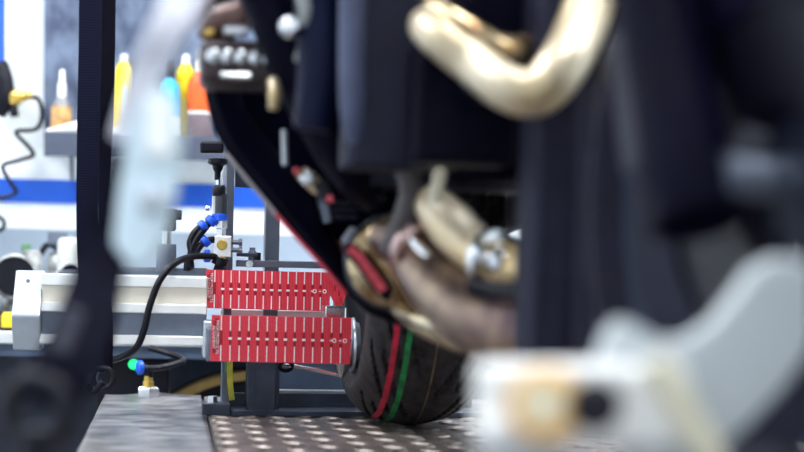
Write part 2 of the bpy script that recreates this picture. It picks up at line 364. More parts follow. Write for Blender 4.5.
for (px, off, lab, pts, m_) in ((34, .62, 'black throttle cable coiled in front of the twin carburettors', ((0, .02), (.03, .06), (.06, .03), (.035, .012), (.0, .05), (-.03, .08)), BLK),
                          (60, .545, 'short dark fuel hose arching before the pale cast housing', ((-.03, .01), (-.02, .07), (.01, .10), (.035, .06), (.04, .01)), RUB)):
    b = onb(px, off)
    tag(MB().tube([b + WR * x + ZV * z - WB * .01 * i for i, (x, z) in enumerate(pts)], .006, 8).build('cable', m_, None, True), lab, 'cable')
# wheel on the lower shelf, lamp box under the apron
def at_px(px, off): return (PW(px, 390, off) - WO).dot(WR)
wr_ = .325; c = wpt(at_px(258, .50), -.625 + wr_, .50)
t = thing('spare_wheel', c - ZV * wr_, 'spare wheel with gold rim standing on the lower bench shelf', 'wheel')
MB().torus(c, WB, wr_ - .045, .045, 64, 12).build('tyre', RUB, t, True)
MB().lathe([(.300, -.05), (.318, -.052), (.322, -.04), (.304, -.03)], c, WB, 64, False).build('rim_edge', GRIM, t, True)
MB().lathe([(.245, .02), (.225, -.03), (.03, -.01), (.03, .02)], c, WB, 48, False).build('wheel_disc', mat('navy_wheel_disc', (.02, .03, .09), .4, .3), t, True)
MB().lathe([(.035, -.05), (.035, .05)], c, WB, 20).build('hub', STEELM, t, True)
c = PW(133, 366, .70); u = (c - WO).dot(WR)
t = thing('power_box', c, 'black power box with glowing green lamp under the bench edge', 'power box')
MB().box(wpt(u, zl - .053, .638), (.14, .07, .10), AW).build('box_body', BLK, t, bevel=.005)
pc = PW(133, 364.5, .68)
MB().lathe([(.010, -.008), (.010, .003), (.007, .008), (.0, .010)], wpt(u, min(pc.z, zl - .012), .673), -WB, 16).build('lamp_lens', GLED, t, True)

# ================================================================== the lift
lift = thing('motorcycle_lift', W(0, .3, FZ), 'steel motorcycle lift table with reflection-streaked grey deck and rusty checker plate', 'lift table')
BK = .47; FR = -2.15; LL = -.475; RR = .55
MB().box(W((LL + RR) / 2, (BK + FR) / 2, -.032), (RR - LL, BK - FR, .05), AX).build('deck_frame', STEELD, lift)
# sheet with painted reflections and a lifted, wavy rear edge
mb = MB(); rows = []; NX, NY = 24, 30
for j in range(NY + 1):
    bb = BK + .015 - (BK + .015 - FR) * (j / NY) ** 1.6; row = []
    for i in range(NX + 1):
        l = LL - .003 + (-.303 - LL) * i / NX
        z = -.004 + .003 * noise.noise(Vector((l * 9, bb * 6, 1))) + (.006 * max(0, 1 - (BK - bb) / .1) * max(0, noise.noise(Vector((l * 14, 3, 2))) + .2) if bb > BK - .1 else 0)
        row.append(W(l, bb + (.012 * noise.noise(Vector((l * 20, 5, 0))) if j == 0 else 0), min(z, .004)))
    rows.append(row)
mb.rings(rows, False, False)
sheet = mb.build('deck_sheet', DECK, lift, True); sm = sheet.modifiers.new('solid', 'SOLIDIFY'); sm.thickness = .003; sm.offset = -1
plate = MB().box(W((-.302 + RR) / 2, (BK - .10 + FR) / 2, -.006), (RR + .302, BK - .10 - FR, .010), AX).build('checker_plate', CHECK, lift)
MB().box(W((-.30 + RR) / 2, BK - .045, -.006), (RR + .30, .09, .008), AX).build('deck_strip', DECK, lift)
# raised lozenges, the nearest in view as single pieces
lz = MB()
ring0 = [(.021 * math.cos(a) * (1 if abs(math.cos(a)) > .3 else .9), .0068 * math.sin(a), 0) for a in [math.pi * k / 4 for k in range(8)]]
ring1 = [(x * .72, y * .55, .0028) for x, y, _ in ring0]
lz.rings([[Vector(p) for p in ring0], [Vector(p) for p in ring1]], True, True)
lme = bpy.data.meshes.new('tread_lozenge'); lme.from_pydata([v[:] for v in lz.v], [], lz.f); lme.materials.append(LOZ)
stuff = MB(); n_l = 0; pitch = .044; pw = wloc(plate)
i = 0
cells = []
for a in range(int((RR + .30) / pitch)):
    for q in range(int((BK - .13 - FR) / pitch)):
        l = -.285 + a * pitch; bb = BK - .13 - q * pitch
        vis = -.66 < bb < .14 and -.29 < l < .17
        cells.append((0 if vis else 1, -bb, l, bb, (a + q) % 2))
cells.sort(key=lambda c: (c[0], abs(c[3] + .2)))
for (k, _, l, bb, par) in cells:
    if l > RR - .02: continue
    ang = PHI + (math.radians(42) if par else math.radians(-42)); p = W(l, bb, -.0012)
    if k == 0 and n_l < 300:
        o = bpy.data.objects.new('tread_lozenge', lme); COL.objects.link(o); o.parent = plate; o.location = p - pw; o.rotation_euler = (0, 0, ang); n_l += 1
    else:
        ca, sa = math.cos(ang), math.sin(ang)
        stuff.add([p + Vector((v.x * ca - v.y * sa, v.x * sa + v.y * ca, v.z)) for v in lz.v], lz.f)
stuff.build('tread_lozenges', LOZ, plate, kind='stuff')
for l in (LL + .1, RR - .1):
    for bb in (BK - .25, FR + .3):
        MB().box(W(l, bb, (FZ - .057) / 2), (.07, .07, -.057 - FZ), AX).build('leg', STEELD, lift)

# hex nut with brass elbow and hose on the deck's rear edge
c = PB(148, 395, BK - .035); c.z = 0
t = thing('air_fitting', c, 'hexagonal steel nut with brass stem and blue push-in collar on the deck', 'air fitting')
MB().lathe([(.021, 0), (.021, .015), (.017, .018)], c, ZV, 6).build('hex_nut', STEEL, t)
MB().lathe([(.010, 0), (.010, .012), (.008, .013), (.008, .022)], c + ZV * .015, ZV, 12).build('brass_stem', BRASS, t, True)
MB().tube([c + ZV * .035, c + ZV * .046, c + ZV * .052 - LR * .012], .008).build('elbow', BLK, t, True)
MB().lathe([(.010, 0), (.013, .002), (.013, .009), (.010, .011)], c + ZV * .052 - LR * .010, -LR - LB * .3, 14).build('blue_collar', BLUEP, t, True)
MB().tube([c + ZV * .05, PB(160, 368, BK - .06), PB(172, 365, BK - .05), PB(183, 360, BK - .03), PB(168, 353, BK - .02), PB(150, 348, BK)], .006, 8).build('air_hose', BLK, t, True)

# ================================================================== the wheel clamp
clamp = thing('wheel_clamp', W(-.2, .14, 0), 'pneumatic rear wheel clamp with aluminium cylinder and red scale plates', 'wheel clamp')
bc = .09                                          # cylinder's front plane
def zc(px, py, b=bc): return PB(px, py, b).z
def lc(px, py, b=bc): return (PB(px, py, b) - O).dot(LR)
l0, l1 = lc(40, 310), lc(207, 310)
Z = lambda y: zc(120, y)                         # rows measured at column 120
def prof_bar(y0, y1, d0, d1, name, m, bev=.002):
    a, bz = Z(y1), Z(y0)
    return MB().box(W((l0 + l1) / 2, bc + (d0 + d1) / 2, (a + bz) / 2), (l1 - l0, d1 - d0, bz - a), AX).build(name, m, clamp, bevel=bev)
prof_bar(275, 287, 0, .07, 'top_rail', ALUW)
prof_bar(286, 304, .012, .07, 'barrel_panel', mat('warm_aluminium_panel', (.93, .87, .74), .35, .35, var=.06, scale=12))
prof_bar(303, 313, .0, .07, 'middle_rail', ALUW)
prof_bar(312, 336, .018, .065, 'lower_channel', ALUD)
prof_bar(335, 345, .0, .07, 'bottom_rail', ALUW)
zt, zm2, zb2 = Z(274), Z(317), Z(352)
# octagonal left end cap: bright bevelled upper face, darker lower
cl0, cl1 = lc(13, 310), lc(41, 310)
sec = [(-.020, zm2 + .002), (.034, zt + .002), (.07, zt + .002), (.085, zm2), (.075, zb2), (.012, zb2), (-.020, zm2 - .002)]
MB().prism([W(cl0, bc + q, z) for q, z in sec], LR * (cl1 - cl0)).build('end_cap', ALU, clamp, bevel=.002)
MB().box(W((lc(203, 330) + lc(214, 330)) / 2, bc + .02, (Z(319) + Z(356)) / 2), (lc(214, 330) - lc(203, 330), .09, Z(319) - Z(356)), AX).build('end_cap', ALU, clamp, bevel=.002)
MB().box(W((l0 + l1) / 2 + .05, bc + .045, zt + .006), (l1 - l0 - .1, .03, .012), AX).build('sensor_rail', STEELM, clamp, bevel=.002)
for px in (28,):
    p = PB(px, 281, bc - .004)
    MB().lathe([(.003, 0), (.003, .006)], p + LB * .006, -LB, 10).build('cap_screw', ALUD, clamp)

# red scale plates
def scale_plate(corners, b, x0, dx, n, ytop, ybot, ymid, thick, ring_px, tx, extra=None):
    TL, TR, BR, BL = corners
    pts = [TL, TR] + (extra or []) + [BR, BL]
    pl = slab(pts, b, thick).build('scale_plate', RED, clamp)
    e = -.0006; H = ybot - ytop
    def q(mb, xa, xb, ya, yb):       # rows follow the plate's own slope
        s = (TR[1] - TL[1]) / (TR[0] - TL[0]); f = lambda x, y: PB(x - (y - ymid) * .023, y + (x - TL[0]) * s, b + e)
        n0 = len(mb.v); mb.add([f(xa, ya), f(xb, ya), f(xb, yb), f(xa, yb)], [(0, 1, 2, 3)])
    white, dark = MB(), MB()
    k = H / 46
    for i in range(n):
        x = x0 + dx * i
        q(white, x - .55, x + .55, ytop + .5, ymid - 8 * k); q(white, x - .55, x + .55, ymid + 7 * k, ybot - .5)
        if i == 0: q(dark, x - 1.6, x + 1.4, ymid - 7.5 * k, ymid + 6.5 * k); continue
        if i < n - 2:
            q(dark, x - 1.3, x + 1.3, ymid - 7 * k, ymid - 1.6 * k); q(dark, x - 1.3, x + 1.3, ymid + 1.8 * k, ymid + 6.5 * k)
            q(white, x - 1.7, x + 1.7, ymid - 1.1 * k, ymid + 1.1 * k)
        else:
            q(dark, x - 1.3, x + 1.3, ymid - 7 * k, ymid - 3 * k); q(dark, x - 1.3, x + 1.3, ymid + 3 * k, ymid + 6.5 * k)
            q(white, x - 1.6, x + .6, ymid - .5, ymid + .5)
    q(dark, TL[0] + .8, TL[0] + 7.0 * k, ytop + 6 * k, ybot - 8 * k)
    q(dark, TL[0] + 2.6, TL[0] + 5.6 * k, ytop + 3 * k, ytop + 6 * k)
    white.build('scale_lines', PRINT, pl); dark.build('scale_blocks', REDD, pl)
    s = (TR[1] - TL[1]) / (TR[0] - TL[0])
    for rx in ring_px:
        p = PB(rx, ymid + (rx - TL[0]) * s, b + e)
        MB().lathe([(.0019, 0), (.0034, 0), (.0034, .0006), (.0019, .0006)], p, -LB, 12, False).build('zero_mark', PRINT, pl)
    for (tt, sz, xx) in tx:
        p = PB(xx, ymid + (xx - TL[0]) * s - 1, b + e * 1.6)
        text_mesh(tt, sz, p, -ZV, LR, 'lettering', PRINT, pl)
    return pl
scale_plate([(212, 315), (351.5, 318), (350, 364.3), (210.5, 361)], -.02, 221, 9.2, 14, 315, 361, 338, .010, (334.2, 344.8),
            (('PROFI PRODUCTS', .0062, 217.4), ('ALIGNMENT', .0062, 213.8)))
scale_plate([(206.5, 269.5), (331, 272.6), (329.5, 311.5), (205, 308)], .115, 214.6, 8.15, 14, 269.5, 308, 288.5, .008, (314.6, 324.6),
            (('PROFI PRODUCTS', .0058, 211.4), ('ALIGNMENT', .0058, 208.2)))
# bent tip of the upper plate and its print
tip = slab([(331, 272.6), (338, 276), (346, 296), (342, 306), (337, 310), (331, 296), (330, 296)], .117, .006).build('plate_tip', RED, clamp)
for x, y in ((337, 284), (339, 293), (335, 288), (341, 300)):
    slab([(x - .6, y - 3), (x + .6, y - 3), (x + .6, y + 3), (x - .6, y + 3)], .1164, .0004).build('scale_tick', REDD, tip)
# carriers joining plates to the cylinder
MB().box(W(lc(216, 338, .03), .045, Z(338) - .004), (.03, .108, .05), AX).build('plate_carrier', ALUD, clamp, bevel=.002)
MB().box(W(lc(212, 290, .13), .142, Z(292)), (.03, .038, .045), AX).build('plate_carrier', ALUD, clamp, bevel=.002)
# clamp disc against the wheel
dl = PB(351, 345, .0)
MB().lathe([(.020, -.004), (.042, 0), (.043, .002), (.043, .004), (.037, .005), (.035, .011), (.028, .012), (.0, .012)], PB(351, 345, .022), LR, 36, False).build('clamp_disc', ALU, clamp, True)
MB().lathe([(.004, 0), (.012, .016), (.017, .022), (.017, .06)], PB(341, 377, .0), ZV + LR * .12, 16).build('cone_tip', STEEL, clamp, True)
MB().cyl(PB(290, 341, .022), PB(352, 345, .022), .010).build('piston_rod', STEEL, clamp, True)
MB().box(PB(334, 313, .08), (.035, .05, .024), AX).build('tip_block', STEEL, clamp, bevel=.003)
MB().tube([PB(284, 366, .06), PB(298, 367, .06), PB(343, 376, .045)], .0035, 8).build('pull_rod', STEEL, clamp, True)
MB().torus(PB(286, 366, .06), LB + ZV * .8, .010, .0035, 20, 8).build('rod_eye', BLK, clamp, True)
# white bar seen between the plates, further back
MB().box((PB(220, 311.9, .24) + PB(326, 314.3, .24)) / 2, ((PB(326, 311, .24) - PB(220, 309, .24)).length, .03, .010), AX).build('guide_bar', ALUW, clamp, bevel=.001)
MB().box((PB(220, 321.6, .25) + PB(326, 324, .25)) / 2, ((PB(326, 311, .25) - PB(220, 309, .25)).length, .03, .012), AX).build('guide_bar', STEELD, clamp, bevel=.001)
# posts, bars, base
bp = .165
def post(xt, yt, wpx, depth, m, b, ybase=None):
    top = PB(xt, yt, b); L = (top - O).dot(LR); wd = wpx * (O.y + b) / F
    zbot = 0 if ybase is None else PB(xt, ybase, b).z
    return MB().box(W(L, b + depth / 2, (top.z + zbot) / 2), (wd, depth, top.z - zbot), AX).build('post', m, clamp, bevel=.0015)
post(231, 155, 8, .05, STEELM, bp); post(273.5, 196, 14, .05, STEELM, bp + .03)
# dark channel columns below the plates
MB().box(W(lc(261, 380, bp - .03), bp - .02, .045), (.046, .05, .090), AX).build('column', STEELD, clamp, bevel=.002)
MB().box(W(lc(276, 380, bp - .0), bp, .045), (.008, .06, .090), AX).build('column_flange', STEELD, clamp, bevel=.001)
# flat arm and bolts above the plates
za = PB(270, 264, bp - .01).z
MB().box(W((lc(236, 264, bp) + lc(330, 264, bp)) / 2, bp - .005, za), (lc(330, 264, bp) - lc(236, 264, bp), .035, .011), AX).build('cross_arm', STEELM, clamp, bevel=.001)
MB().box(W(lc(247, 257, bp), bp - .005, za + .014), (.034, .03, .006), AX).build('arm_lug', STEELD, clamp, bevel=.001)
pbolt = W(lc(252, 255, bp), bp - .01, za + .004)
MB().lathe([(.007, 0), (.007, .016), (.005, .017), (.005, .022)], pbolt, ZV, 6).build('arm_bolt', STEELM, clamp)
MB().lathe([(.004, 0), (.006, .001), (.006, .008)], W(lc(248.5, 266, bp), bp - .024, za - .001), -LB, 10).build('arm_screw', STEEL, clamp)
MB().box(W(lc(258, 262, bp), bp - .01, za + .010), (.007, .012, .016), AX).build('arm_stop', BLK, clamp)
# base angle iron and foot
la, lb_ = lc(231, 410, .11), lc(352, 410, .11)
MB().box(W((la + .14) / 2, .14, .004), (.14 - la, .10, .008), AX).build('base_plate', STEELD, clamp, bevel=.001)
MB().box(W((la + .14) / 2, .19, .016), (.14 - la, .006, .026), AX).build('base_angle', STEELD, clamp, bevel=.001)
MB().box(W((lc(280, 400, .2) + .02) / 2, .30, .022), (.02 - lc(280, 400, .2), .02, .008), AX).build('rear_rail', ALU, clamp, bevel=.001)
MB().box(W((lc(280, 400, .2) + .14) / 2, .33, .012), (.14 - lc(280, 400, .2), .03, .024), AX).build('rear_rail', STEELD, clamp, bevel=.001)
MB().box(W((lc(278, 400, .2) + .10) / 2, .345, .055), (.12 - lc(278, 400, .2), .008, .085), AX).build('rear_panel', BENCHB, clamp, bevel=.001)
fp = W(lc(216, 404, .12), .125, 0)
foot = MB().box(fp + ZV * .009, (.044, .06, .018), AX).build('foot_plate', STEELD, clamp, bevel=.0015)
MB().lathe([(.010, 0), (.010, .003), (.0085, .003), (.0085, .011)], fp + ZV * .018 - LR * .006 - LB * .008, ZV, 6).build('hex_bolt', STEEL, foot)
MB().ribbon([PB(230, 356, .15), PB(230, 380, .148), PB(232, 400, .15)], .009, .003, LR).build('marker_tape', YTAPE, clamp)
MB().ribbon([PB(226, 352, .152), PB(226, 372, .152)], .005, .003, LR).build('marker_tape', GREENP, clamp)

# adjuster knob on the cylinder
ad = PB(166, 268, bc + .03)
kn = MB().lathe([(.016, 0), (.016, .042), (.015, .044)], ad - ZV * .006, ZV, 20).build('adjuster_body', STEELM, clamp, True)
MB().lathe([(.008, 0), (.008, .03)], ad + ZV * .036, ZV, 14).build('adjuster_stem', STEEL, clamp, True)
kz = PB(166, 231, bc + .03).z
MB().lathe([(.012, 0), (.0145, .003), (.0145, .020), (.017, .021), (.017, .034), (.012, .036)], Vector((ad.x, ad.y, kz)), ZV, 18).build('adjuster_knob', BLK, clamp, True)
MB().box(Vector((ad.x, ad.y, kz + .026)) + LR * .012, (.022, .012, .016), AX).build('knob_wing', BLK, clamp, bevel=.002)

# valve assembly beside the post
vb = .13
def V(px, py, b=vb): return PB(px, py, b)
def vert(name, px, y0, y1, prof, m, seg=18, b=vb):
    p0 = V(px, y1, b); h = V(px, y0, b).z - p0.z
    return MB().lathe([(r, t * h) for r, t in prof], p0, ZV, seg).build(name, m, clamp, True)
vert('valve_knob', 217.5, 158, 180, [(.005, 0), (.005, .35), (.008, .5), (.009, .65), (.0165, .75), (.0165, .95), (.013, 1)], BLK)
vert('valve_stem', 218.5, 178, 188, [(.0045, 0), (.0045, 1)], STEEL)
vert('valve_collar', 219, 185, 196, [(.010, 0), (.011, .1), (.011, .8), (.008, 1)], BLK)
vert('valve_body', 221, 194, 216, [(.010, 0), (.010, 1)], mat('grey_black_plastic', (.03, .032, .045), .4), 16)
vert('valve_ring', 219.5, 214, 221, [(.0105, 0), (.0125, .1), (.0125, .9), (.0105, 1)], BLUEP)
vert('valve_thread', 221, 220, 237, [(.008, 0), (.008, .45), (.0105, .5), (.0105, 1)], STEEL, 6)
MB().box(V(215, 208, vb + .006), (.010, .012, .040), AX).build('valve_side_plate', ALUW, clamp, bevel=.0015)
vblk = MB().box((V(214.5, 236) + V(231, 257)) / 2 + LB * .004, (.027, .024, .034), AX).build('valve_block', ALUW, clamp, bevel=.0015)
MB().lathe([(.0085, 0), (.0085, .004), (.007, .006)], V(222, 245, vb - .006), -LB, 18).build('brass_plug', BRASS, vblk, True)
MB().lathe([(.0055, 0), (.008, .001), (.008, .01)], V(221, 254), -ZV, 12).build('brass_fitting', BRASS, clamp, True)
MB().tube([V(221, 258), V(220, 262), V(218, 266)], .013, 12).build('elbow_body', BLK, clamp, True)
MB().cyl(V(214, 267), V(225, 271), .010).build('elbow_foot', BLK, clamp, True)
for y in (242, 250):
    MB().lathe([(.004, 0), (.004, .012), (.006, .013), (.006, .018)], V(231, y), LR, 8).build('side_bolt', STEELM, clamp)
MB().lathe([(.0045, 0), (.0045, .006)], V(209.5, 208), -LR, 8).build('side_bolt', STEEL, clamp)
def collar(px, py, dx, dy):
    p = V(px, py, vb - .006); d = (V(px + dx, py + dy, vb - .006) - p).normalized()
    MB().lathe([(.0075, 0), (.0102, .002), (.0102, .010), (.0075, .012)], p - d * .006, d, 14).build('blue_collar', BLUEP, clamp, True)
for a in ((211, 221, -3, 3), (203, 226, -3, 2.5), (205, 241, -3, 2.5), (207, 256, -3, 0)): collar(*a)
for pts, r in (([(219, 215), (213, 219), (205, 228), (196, 240), (191, 252), (191, 268)], .0056),
               ([(214, 222), (203, 226), (195, 232), (190, 242), (191, 250)], .0056),
               ([(218, 240), (210, 240), (202, 244), (195, 254), (188, 262), (187, 270)], .0056),
               ([(219, 257), (206, 256), (190, 257), (174, 264), (160, 280), (150, 305), (144, 330), (136, 348), (122, 357), (108, 361)], .0056)):
    bs = [vb - .004 * i for i in range(len(pts))]
    if len(pts) == 10: bs = [.13, .115, .10, .07, .055, .05, .05, .06, .09, .12]
    MB().tube([V(x, y, q) for (x, y), q in zip(pts, bs)], r, 10).build('air_hose', BLK, clamp, True)
# bracket plates at the top of the post
slab([(200, 141), (224, 141), (224, 153), (200, 153)], bp + .02, .03).build('post_cap', BLK, clamp, bevel=.004)
slab([(224, 146), (235, 146), (235, 160), (224, 160)], bp + .005, .03).build('cap_bracket', STEELM, clamp, bevel=.002)
slab([(235, 150), (263, 152), (263, 189), (235, 187)], bp + .03, .004).build('side_bracket', STEELD, clamp, bevel=.001)

# ================================================================== the motorcycle
moto = thing('motorcycle', W(0, 0, 0), 'black motorcycle with lower fairing opened and exhaust exposed, strapped on the lift', 'motorcycle')
def tyre(name, center, axle, fwd, R, half, section, groove, mtl, nA, nT, parent):
    """axle: unit axle direction, fwd: unit forward; profile is a rounded crown with sidewalls"""
    prof = []
    for k in range(nT + 1):
        t = -1 + 2 * k / nT
        a = t * math.radians(128)
        x = half * math.sin(min(max(a, -math.pi / 2), math.pi / 2)) if abs(a) <= math.pi / 2 else math.copysign(half * (1 - .32 * ((abs(a) - math.pi / 2) / math.radians(38))), a)
        if abs(a) <= math.pi / 2: rr = R - section * .55 * (1 - math.cos(a))
        else: rr = R - section * .55 - section * .45 * ((abs(a) - math.pi / 2) / math.radians(38))
        prof.append((x, rr, a))
    rows = []
    for i in range(nA):
        th = 2 * math.pi * i / nA; d = fwd * math.cos(th) + ZV * math.sin(th)
        rows.append([center + axle * x + d * (rr - (groove(th * R, a * half) if abs(a) < 1.75 else 0)) for x, rr, a in prof])
    rows.append(rows[0]); mb = MB(); mb.rings(rows, False, False)
    return mb.build(name, mtl, parent, True), prof
def gv(period, half, l0, l1, sl, off):
    def g(s, q):                       # s: arc length, q: lateral arc length
        dep = 0
        aq = abs(q)
        for (po, a0, a1, wd) in ((0, l0, l1, .0034), (.5, l0 + .028, l1 + .03, .0030)):
            if a0 < aq < a1:
                ph = (s + aq * sl * 1 + (off if q > 0 else 0)) / period + po
                d = abs(ph - round(ph)) * period / math.sqrt(1 + sl * sl)
                e = min(1, (aq - a0) / .004, (a1 - aq) / .004)
                if d < wd * 1.5: dep = max(dep, .0065 * e * min(1, (wd * 1.5 - d) / (wd * .7)))
        return dep
    return g
RC = W(0, 0, .312); FWD = -LB
NA = 840
period_r = 2 * math.pi * .312 / 14
gr = gv(period_r, .095, .012, .080, -2.6, period_r * .4)
rt, rprof = tyre('rear_tyre', RC, LR, FWD, .312, .094, .098, gr, TYRE, NA, 84, moto)
def band(name, q0, q1, m):
    rows = []; n = 5
    for i in range(NA + 1):
        th = 2 * math.pi * (i % NA) / NA; d = FWD * math.cos(th) + ZV * math.sin(th); row = []
        for k in range(n + 1):
            q = q0 + (q1 - q0) * k / n; a = q / .094
            row.append(RC + LR * (.094 * math.sin(a)) + d * (.312 - .098 * .55 * (1 - math.cos(a)) + .0006))
        rows.append(row)
    mb = MB(); mb.rings(rows, False, False); mb.build(name, m, rt, True)
band('red_stripe', -.065, -.055, STR_R); band('green_stripe', -.044, -.035, STR_G); band('tan_line', .001, .0024, STR_Y)
def rim(name, c, axle, fwd, R, hw, m, spokes, parent):
    o = MB().lathe([(R, -hw), (R + .006, -hw - .004), (R + .008, -hw), (R - .012, -hw * .6), (R - .03, 0), (R - .012, hw * .6), (R + .008, hw), (R + .006, hw + .004), (R, hw), (R - .018, hw * .55), (R - .038, 0), (R - .018, -hw * .55), (R, -hw)], c, axle, 64, False).build(name, m, parent, True)
    for i in range(spokes):
        a = 2 * math.pi * (i + .3) / spokes; d = fwd * math.cos(a) + ZV * math.sin(a); s = axle.cross(d)
        MB().box(c + d * (R * .52), (R * .92, .022, hw * .7), (d, s, axle)).build('spoke', m, o, bevel=.004)
    MB().lathe([(.045, -hw), (.05, -hw * .5), (.05, hw * .5), (.045, hw)], c, axle, 24).build('hub', m, o, True)
    return o
rim('rear_rim', RC, LR, FWD, .218, .075, BLKG, 5, moto)
MB().cyl(RC - LR * .15, RC + LR * .15, .014).build('rear_axle', STEEL, moto)
for sgn in (-1, 1):
    MB().tube([RC + LR * sgn * .125, W(sgn * .135, -.25, .345), W(sgn * .10, -.52, .40)], [.024, .032, .04], 12).build('swingarm', ENGG, moto, True)
# front wheel, steered towards the picture's right
FC = Vector((.288, .985, .30)); st = math.radians(20)
FF = Vector((math.sin(st), -math.cos(st), 0)); FA = Vector((math.cos(st), math.sin(st), 0))
pf = 2 * math.pi * .30 / 14
tyre('front_tyre', FC, FA, FF, .30, .060, .09, gv(pf, .06, .008, .05, -2.2, pf * .5), mat('front_tyre_rubber', (.0025, .0025, .012), .5, var=.2, scale=40, bump=.1, spec=.10), 420, 48, moto)
rim('front_rim', FC, FA, FF, .216, .046, mat('grey_front_rim', (.018, .022, .042), .4, .2, var=.1, spec=.2), 5, moto)
for sgn in (-1, 1):
    d = MB().lathe([(.150, -.0025), (.160, -.0025), (.160, .0025), (.110, .0025), (.110, -.0025), (.150, -.0025)], FC + FA * sgn * .072, FA, 48, False).build('brake_disc', mat('dark_disc_steel', (.003, .003, .014), .45, .1, var=.2, spec=.1), moto)
    MB().lathe([(.112, 0), (.06, .006), (.05, .006)], FC + FA * sgn * .070, FA * -sgn, 32, False).build('disc_carrier', BLK, d, True)
    up = (ZV * math.cos(math.radians(24)) - FF * math.sin(math.radians(24)))
    MB().lathe([(.03, -.03), (.032, 0), (.028, .05), (.027, .30), (.030, .31), (.022, .315), (.022, .62)], FC + FA * sgn * .105 - FF * .03, up, 20).build('fork_leg', ENG, moto, True)
    cp = FC + FA * sgn * .078 + (-FF * .12 + ZV * .055)
    MB().box(cp, (.05, .05, .11), (FA, FF, (ZV - FF * .3).normalized())).build('brake_caliper', ENGG, moto, bevel=.01)
MB().cyl(FC - FA * .10, FC + FA * .10, .013).build('front_axle', STEELM, moto)
# engine and radiator masses
def eb(l, b, z, size, name, m, bev=.012): return MB().box(W(l, b, z), size, AX).build(name, m, moto, bevel=bev)
eb(.02, -.60, .58, (.30, .36, .44), 'engine_block', ENG, .03)
eb(.03, -.62, .37, (.20, .30, .07), 'oil_sump', ENG, .02)
eb(.03, -.93, .60, (.26, .07, .40), 'radiator', ENG, .01)
eb(.0, -.30, .72, (.24, .30, .30), 'gearbox', ENG, .03)
eb(.0, -.30, .95, (.28, .60, .22), 'fuel_tank', BLKG, .06)
# vertical radiator shroud with side light painted as a paler rounded left edge
mb = MB()
sec = [(lx, by) for lx, by in ((-.045, .05), (-.055, .03), (-.055, .0), (-.045, -.012), (.03, -.016), (.036, 0), (.03, .05))]
zt_, zb_ = .80, PB(380, 170, -.85).z
cl = lc(398, 120, -.85)
MB().tube([W(cl - .050, -.86, zt_), W(cl - .050, -.86, .6), W(cl - .048, -.86, PB(350, 95, -.86).z), W(cl - .040, -.85, PB(350, 150, -.86).z)], [.014, .014, .013, .007], 16).build('shroud_painted_light', mat('lit_edge_slate_blue', (.060, .072, .13), .45, var=.1, spec=.3), moto, True)
mb.prism([W(cl + a, -.85 + q, zb_) for a, q in sec], ZV * (zt_ - zb_))
mb.build('radiator_shroud', mat('slate_grey_shroud', (.010, .011, .024), .45, var=.1, spec=.15), moto, bevel=.006)
MB().tube([PB(312, 130, -.8), PB(322, 60, -.8), PB(320, -20, -.8), PB(318, -120, -.8), PB(345, -330, -.7)], [.02, .026, .028, .028, .028], 14).build('coolant_hose', mat('navy_hose', (.004, .006, .026), .5, var=.2, spec=.12), moto, True)
eb((PB(462, 130, -.9) - O).dot(LR), -.89, PB(462, 166, -.9).z + .06, (.10, .06, .12), 'oil_cooler', BLKG, .008)
# diagonal frame tube from upper left to the bottom
MB().tube([PB(150, -420, -.66), PB(225, -120, -.72), PB(274, 10, -.72), PB(310, 95, -.70), PB(346, 165, -.68), PB(372, 200, -.62)], [.030, .030, .030, .030, .024, .016], 16).build('frame_rail', mat('black_frame_tube', (.002, .002, .010), .45, var=.2, spec=.07), moto, True)
eb((PB(440, 190, -.6) - O).dot(LR), -.62, PB(440, 178, -.6).z, (.20, .12, .030), 'mount_plate', ENGG, .005)

# dark duct behind the front wheel and the closed right-hand side fairing
MB().prism([W(x, b, z) for x, b, z in [((PB(524, 300, -1.0) - O).dot(LR), -1.0, .14), ((PB(524, 300, -1.0) - O).dot(LR) + .008, -1.02, .14), ((PB(560, 300, -1.0) - O).dot(LR), -1.03, .14), ((PB(605, 300, -1.0) - O).dot(LR), -1.01, .14), ((PB(612, 300, -1.0) - O).dot(LR), -.97, .14), ((PB(526, 300, -1.0) - O).dot(LR), -.95, .14)]], ZV * .50).build('lower_duct', mat('dark_grey_duct', (.012, .0125, .026), .5, var=.15, spec=.10), moto, True, bevel=.006)
MB().prism([W(.215, b, z) for b, z in ((-.98, .86), (-1.02, .45), (-.92, .18), (-.75, .13), (-.30, .14), (-.12, .30), (-.10, .86))], LR * .012).build('side_fairing', BLKG, moto, bevel=.004)
slab([(232, 62), (300, 40), (350, 170), (420, 200), (420, 250), (362, 262), (334, 236), (292, 182), (250, 122)], -.42, .10).build('dark_backing', ENG, moto, bevel=.004)  # added dark slab keeps the bright wall out of the fairing gap
# left belly fairing: a curved trough seen from its front end
def fairing(outer, inner, b0, depth, name, mirror=False):
    pts = [PB(x, y, b0) for x, y in outer] + [PB(x, y, b0) for x, y in inner[::-1]]
    if mirror:
        out = []
        for p in pts:
            l = (p - O).dot(LR); out.append(p + LR * (2 * (.02 - l)))
        pts = out[::-1]
    # split into quads so the concave strip shades properly
    n = len(outer); mb = MB()
    A = pts[:n]; B = pts[n:][::-1]
    rows = []
    for i in range(n):
        a, b = A[i], B[i]; 
        rows.append([a, a + (b - a) * .25 - LB * .006, a + (b - a) * .7 + LB * .012, b + LB * .03, b + LB * depth, a + (b - a) * .55 + LB * depth, a + (b - a) * .06 + LB * .02])
    mb.rings(rows, True, True)
    return mb.build(name, BLKG, moto, True)
outer = [(214, -330), (204, -120), (203, 40), (203, 72), (206, 100), (214, 130), (226, 152), (242, 172), (276, 213), (300, 240), (323, 265), (346, 293), (368, 314), (398, 325), (432, 328), (470, 326)]
